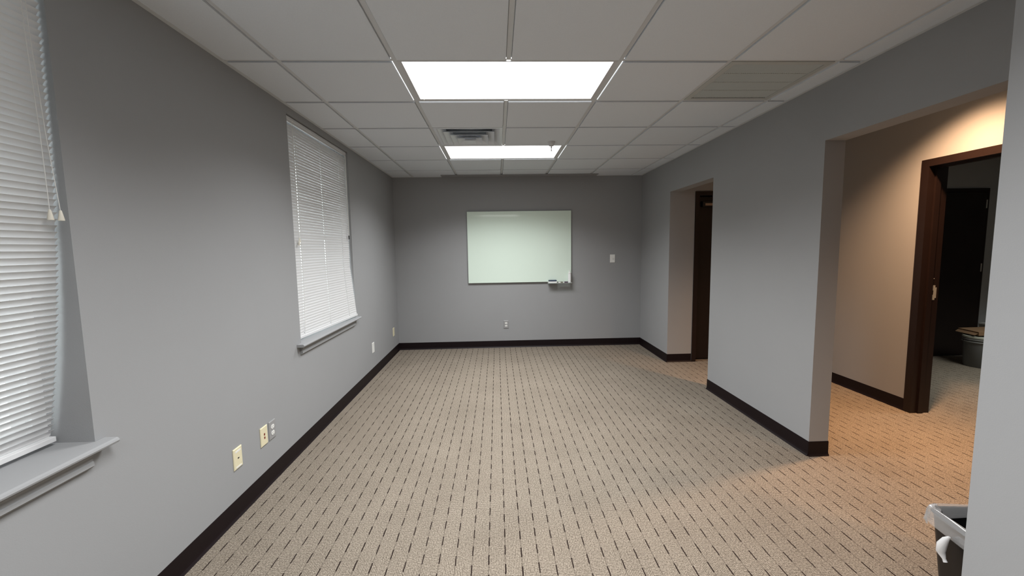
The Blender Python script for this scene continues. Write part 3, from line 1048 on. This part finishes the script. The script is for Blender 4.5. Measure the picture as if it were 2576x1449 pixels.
BC = (3.000, -.960)
def rring(hx_, hy_, r, z, fn=None, n=4):
    out = []
    for k_, (x, y) in enumerate(rrect(0, 0, hx_, hy_, r, n)):
        c_, s_ = math.cos(ROT), math.sin(ROT)
        X_, Y_ = x * c_ - y * s_, x * s_ + y * c_
        dz = fn(k_) if fn else 0
        out.append((BC[0] + X_, BC[1] + Y_, z + dz))
    return out


rings = [rring(.135, .095, .03, .004), rring(.138, .098, .03, .012), rring(.165, .125, .03, .352), rring(.171, .131, .03, .352), rring(.171, .131, .03, .362),
         rring(.162, .122, .03, .362), rring(.134, .094, .028, .016)]
mb = loops(MB(), rings)
n = len(rings[0])
mb.f.append(tuple(range(6 * n, 7 * n)))
build(mb, 'bin_body', M['black'], wb, smooth=True)
# liner: draped over the rim, crumpled
NL = 14
tot = 4 * (NL + 1)
rnd = random.Random(3)
ph = [rnd.uniform(0, 6.28) for _ in range(14)]


def wav(k_, a, f1, f2, p):
    t_ = 2 * math.pi * k_ / tot
    return a * (math.sin(f1 * t_ + ph[p]) + .6 * math.sin(f2 * t_ + ph[p + 1]) + .5 * math.sin((f1 + f2) * t_ + ph[p + 2]))


def lring(off, z, a, f1, f2, p, za):
    base = rrect(0, 0, .171 + off, .131 + off, .034, NL)
    out = []
    for k_, (x, y) in enumerate(base):
        d = math.hypot(x, y)
        o_ = wav(k_, a, f1, f2, p)
        x *= 1 + o_ / d; y *= 1 + o_ / d
        c_, s_ = math.cos(ROT), math.sin(ROT)
        x += rnd.uniform(-.0022, .0022); y += rnd.uniform(-.0022, .0022)
        out.append((BC[0] + x * c_ - y * s_, BC[1] + x * s_ + y * c_, z + wav(k_, za, f2, f1 + 3, p + 2) + rnd.uniform(-.003, .003)))
    return out


lr = [lring(.007, .300, .0012, 9, 23, 0, .010), lring(.010, .315, .0035, 11, 19, 1, .006), lring(.007, .335, .003, 9, 27, 2, .004), lring(.008, .352, .003, 13, 21, 3, .003),
      lring(.004, .367, .002, 15, 22, 1, .003), lring(-.006, .372, .002, 12, 25, 2, .003), lring(-.016, .358, .003, 10, 22, 3, .006), lring(-.020, .335, .003, 9, 18, 4, .008)]
build(loops(MB(), lr, closed_bottom=False), 'bin_liner', M['liner'], wb, smooth=True)
# knotted ear of the liner hanging on the outside
kx, ky = BC[0] - .186, BC[1] + .045
mb = MB()
mb.tube([(kx, ky - .012, .315), (kx - .004, ky - .004, .300), (kx - .008, ky + .004, .272), (kx - .008, ky + .006, .245), (kx - .004, ky - .004, .222), (kx - .004, ky - .010, .212)],
        [.004, .010, .015, .014, .006, .007], 10)
build(mb, 'liner_knot', M['linerknot'], wb, smooth=True)

# ------------------------------------------------------------------ storeroom things
pc = (6.625, 2.085)
pl = empty('plastic_pail', (*pc, 0))
tag(pl, 'grey plastic pail with ribbed rim standing in the storeroom', 'bucket')
build(MB().lathe([(.128, .001), (.132, .006), (.146, .300), (.150, .302), (.150, .330), (.1475, .332), (.1475, .345), (.140, .345)], (*pc, 0), 36), 'pail_body', M['pail'], pl, smooth=True)
for z in (.285, .312):
    build(MB().lathe([(.146, z), (.157, z + .001), (.157, z + .007), (.146, z + .008)], (*pc, 0), 36), 'rim_rib', M['pailrib'], pl, smooth=True)
build(MB().lathe([(.152, .330), (.156, .334), (.156, .352), (.150, .356), (.142, .352), (.02, .352)], (*pc, 0), 36), 'lid', M['lid'], pl, smooth=True)
cb = empty('cardboard_box', (pc[0], pc[1], .357))
tag(cb, 'flat brown cardboard box lid resting on the grey pail', 'cardboard')


def tilt_box(mb, c, sz, rx, rz):
    R = Matrix.Rotation(rz, 3, 'Z') @ Matrix.Rotation(rx, 3, 'Y')
    p = [Vector(c) + R @ Vector((sx_ * sz[0] / 2, sy_ * sz[1] / 2, sz_ * sz[2] / 2)) for sz_ in (-1, 1) for sy_ in (-1, 1) for sx_ in (-1, 1)]
    return mb.add(p, [(0, 1, 3, 2), (4, 6, 7, 5), (0, 4, 5, 1), (2, 3, 7, 6), (0, 2, 6, 4), (1, 5, 7, 3)])


tilt_box(mb := MB(), (pc[0] + .075, pc[1] + .02, .400), (.36, .26, .044), math.radians(-3.5), math.radians(-12))
build(mb, 'box_body', M['card'], cb, bevel=.003)
tilt_box(mb := MB(), (pc[0] - .118, pc[1] + .062, .384), (.036, .25, .003), math.radians(-40), math.radians(-12))
build(mb, 'box_flap', M['card'], cb)
sh = empty('wall_shelf', (7.42, 2.45, .39))
tag(sh, 'thin white shelf edge on the storeroom wall above the cardboard', 'shelf')
build(MB().box(7.14, 7.70, 2.40, 2.549, .395, .412), 'shelf_board', M['white'], sh, bevel=.002)
for x in (7.25, 7.6):
    build(MB().box(x - .008, x + .008, 2.43, 2.549, .33, .395), 'bracket', M['white'], sh)
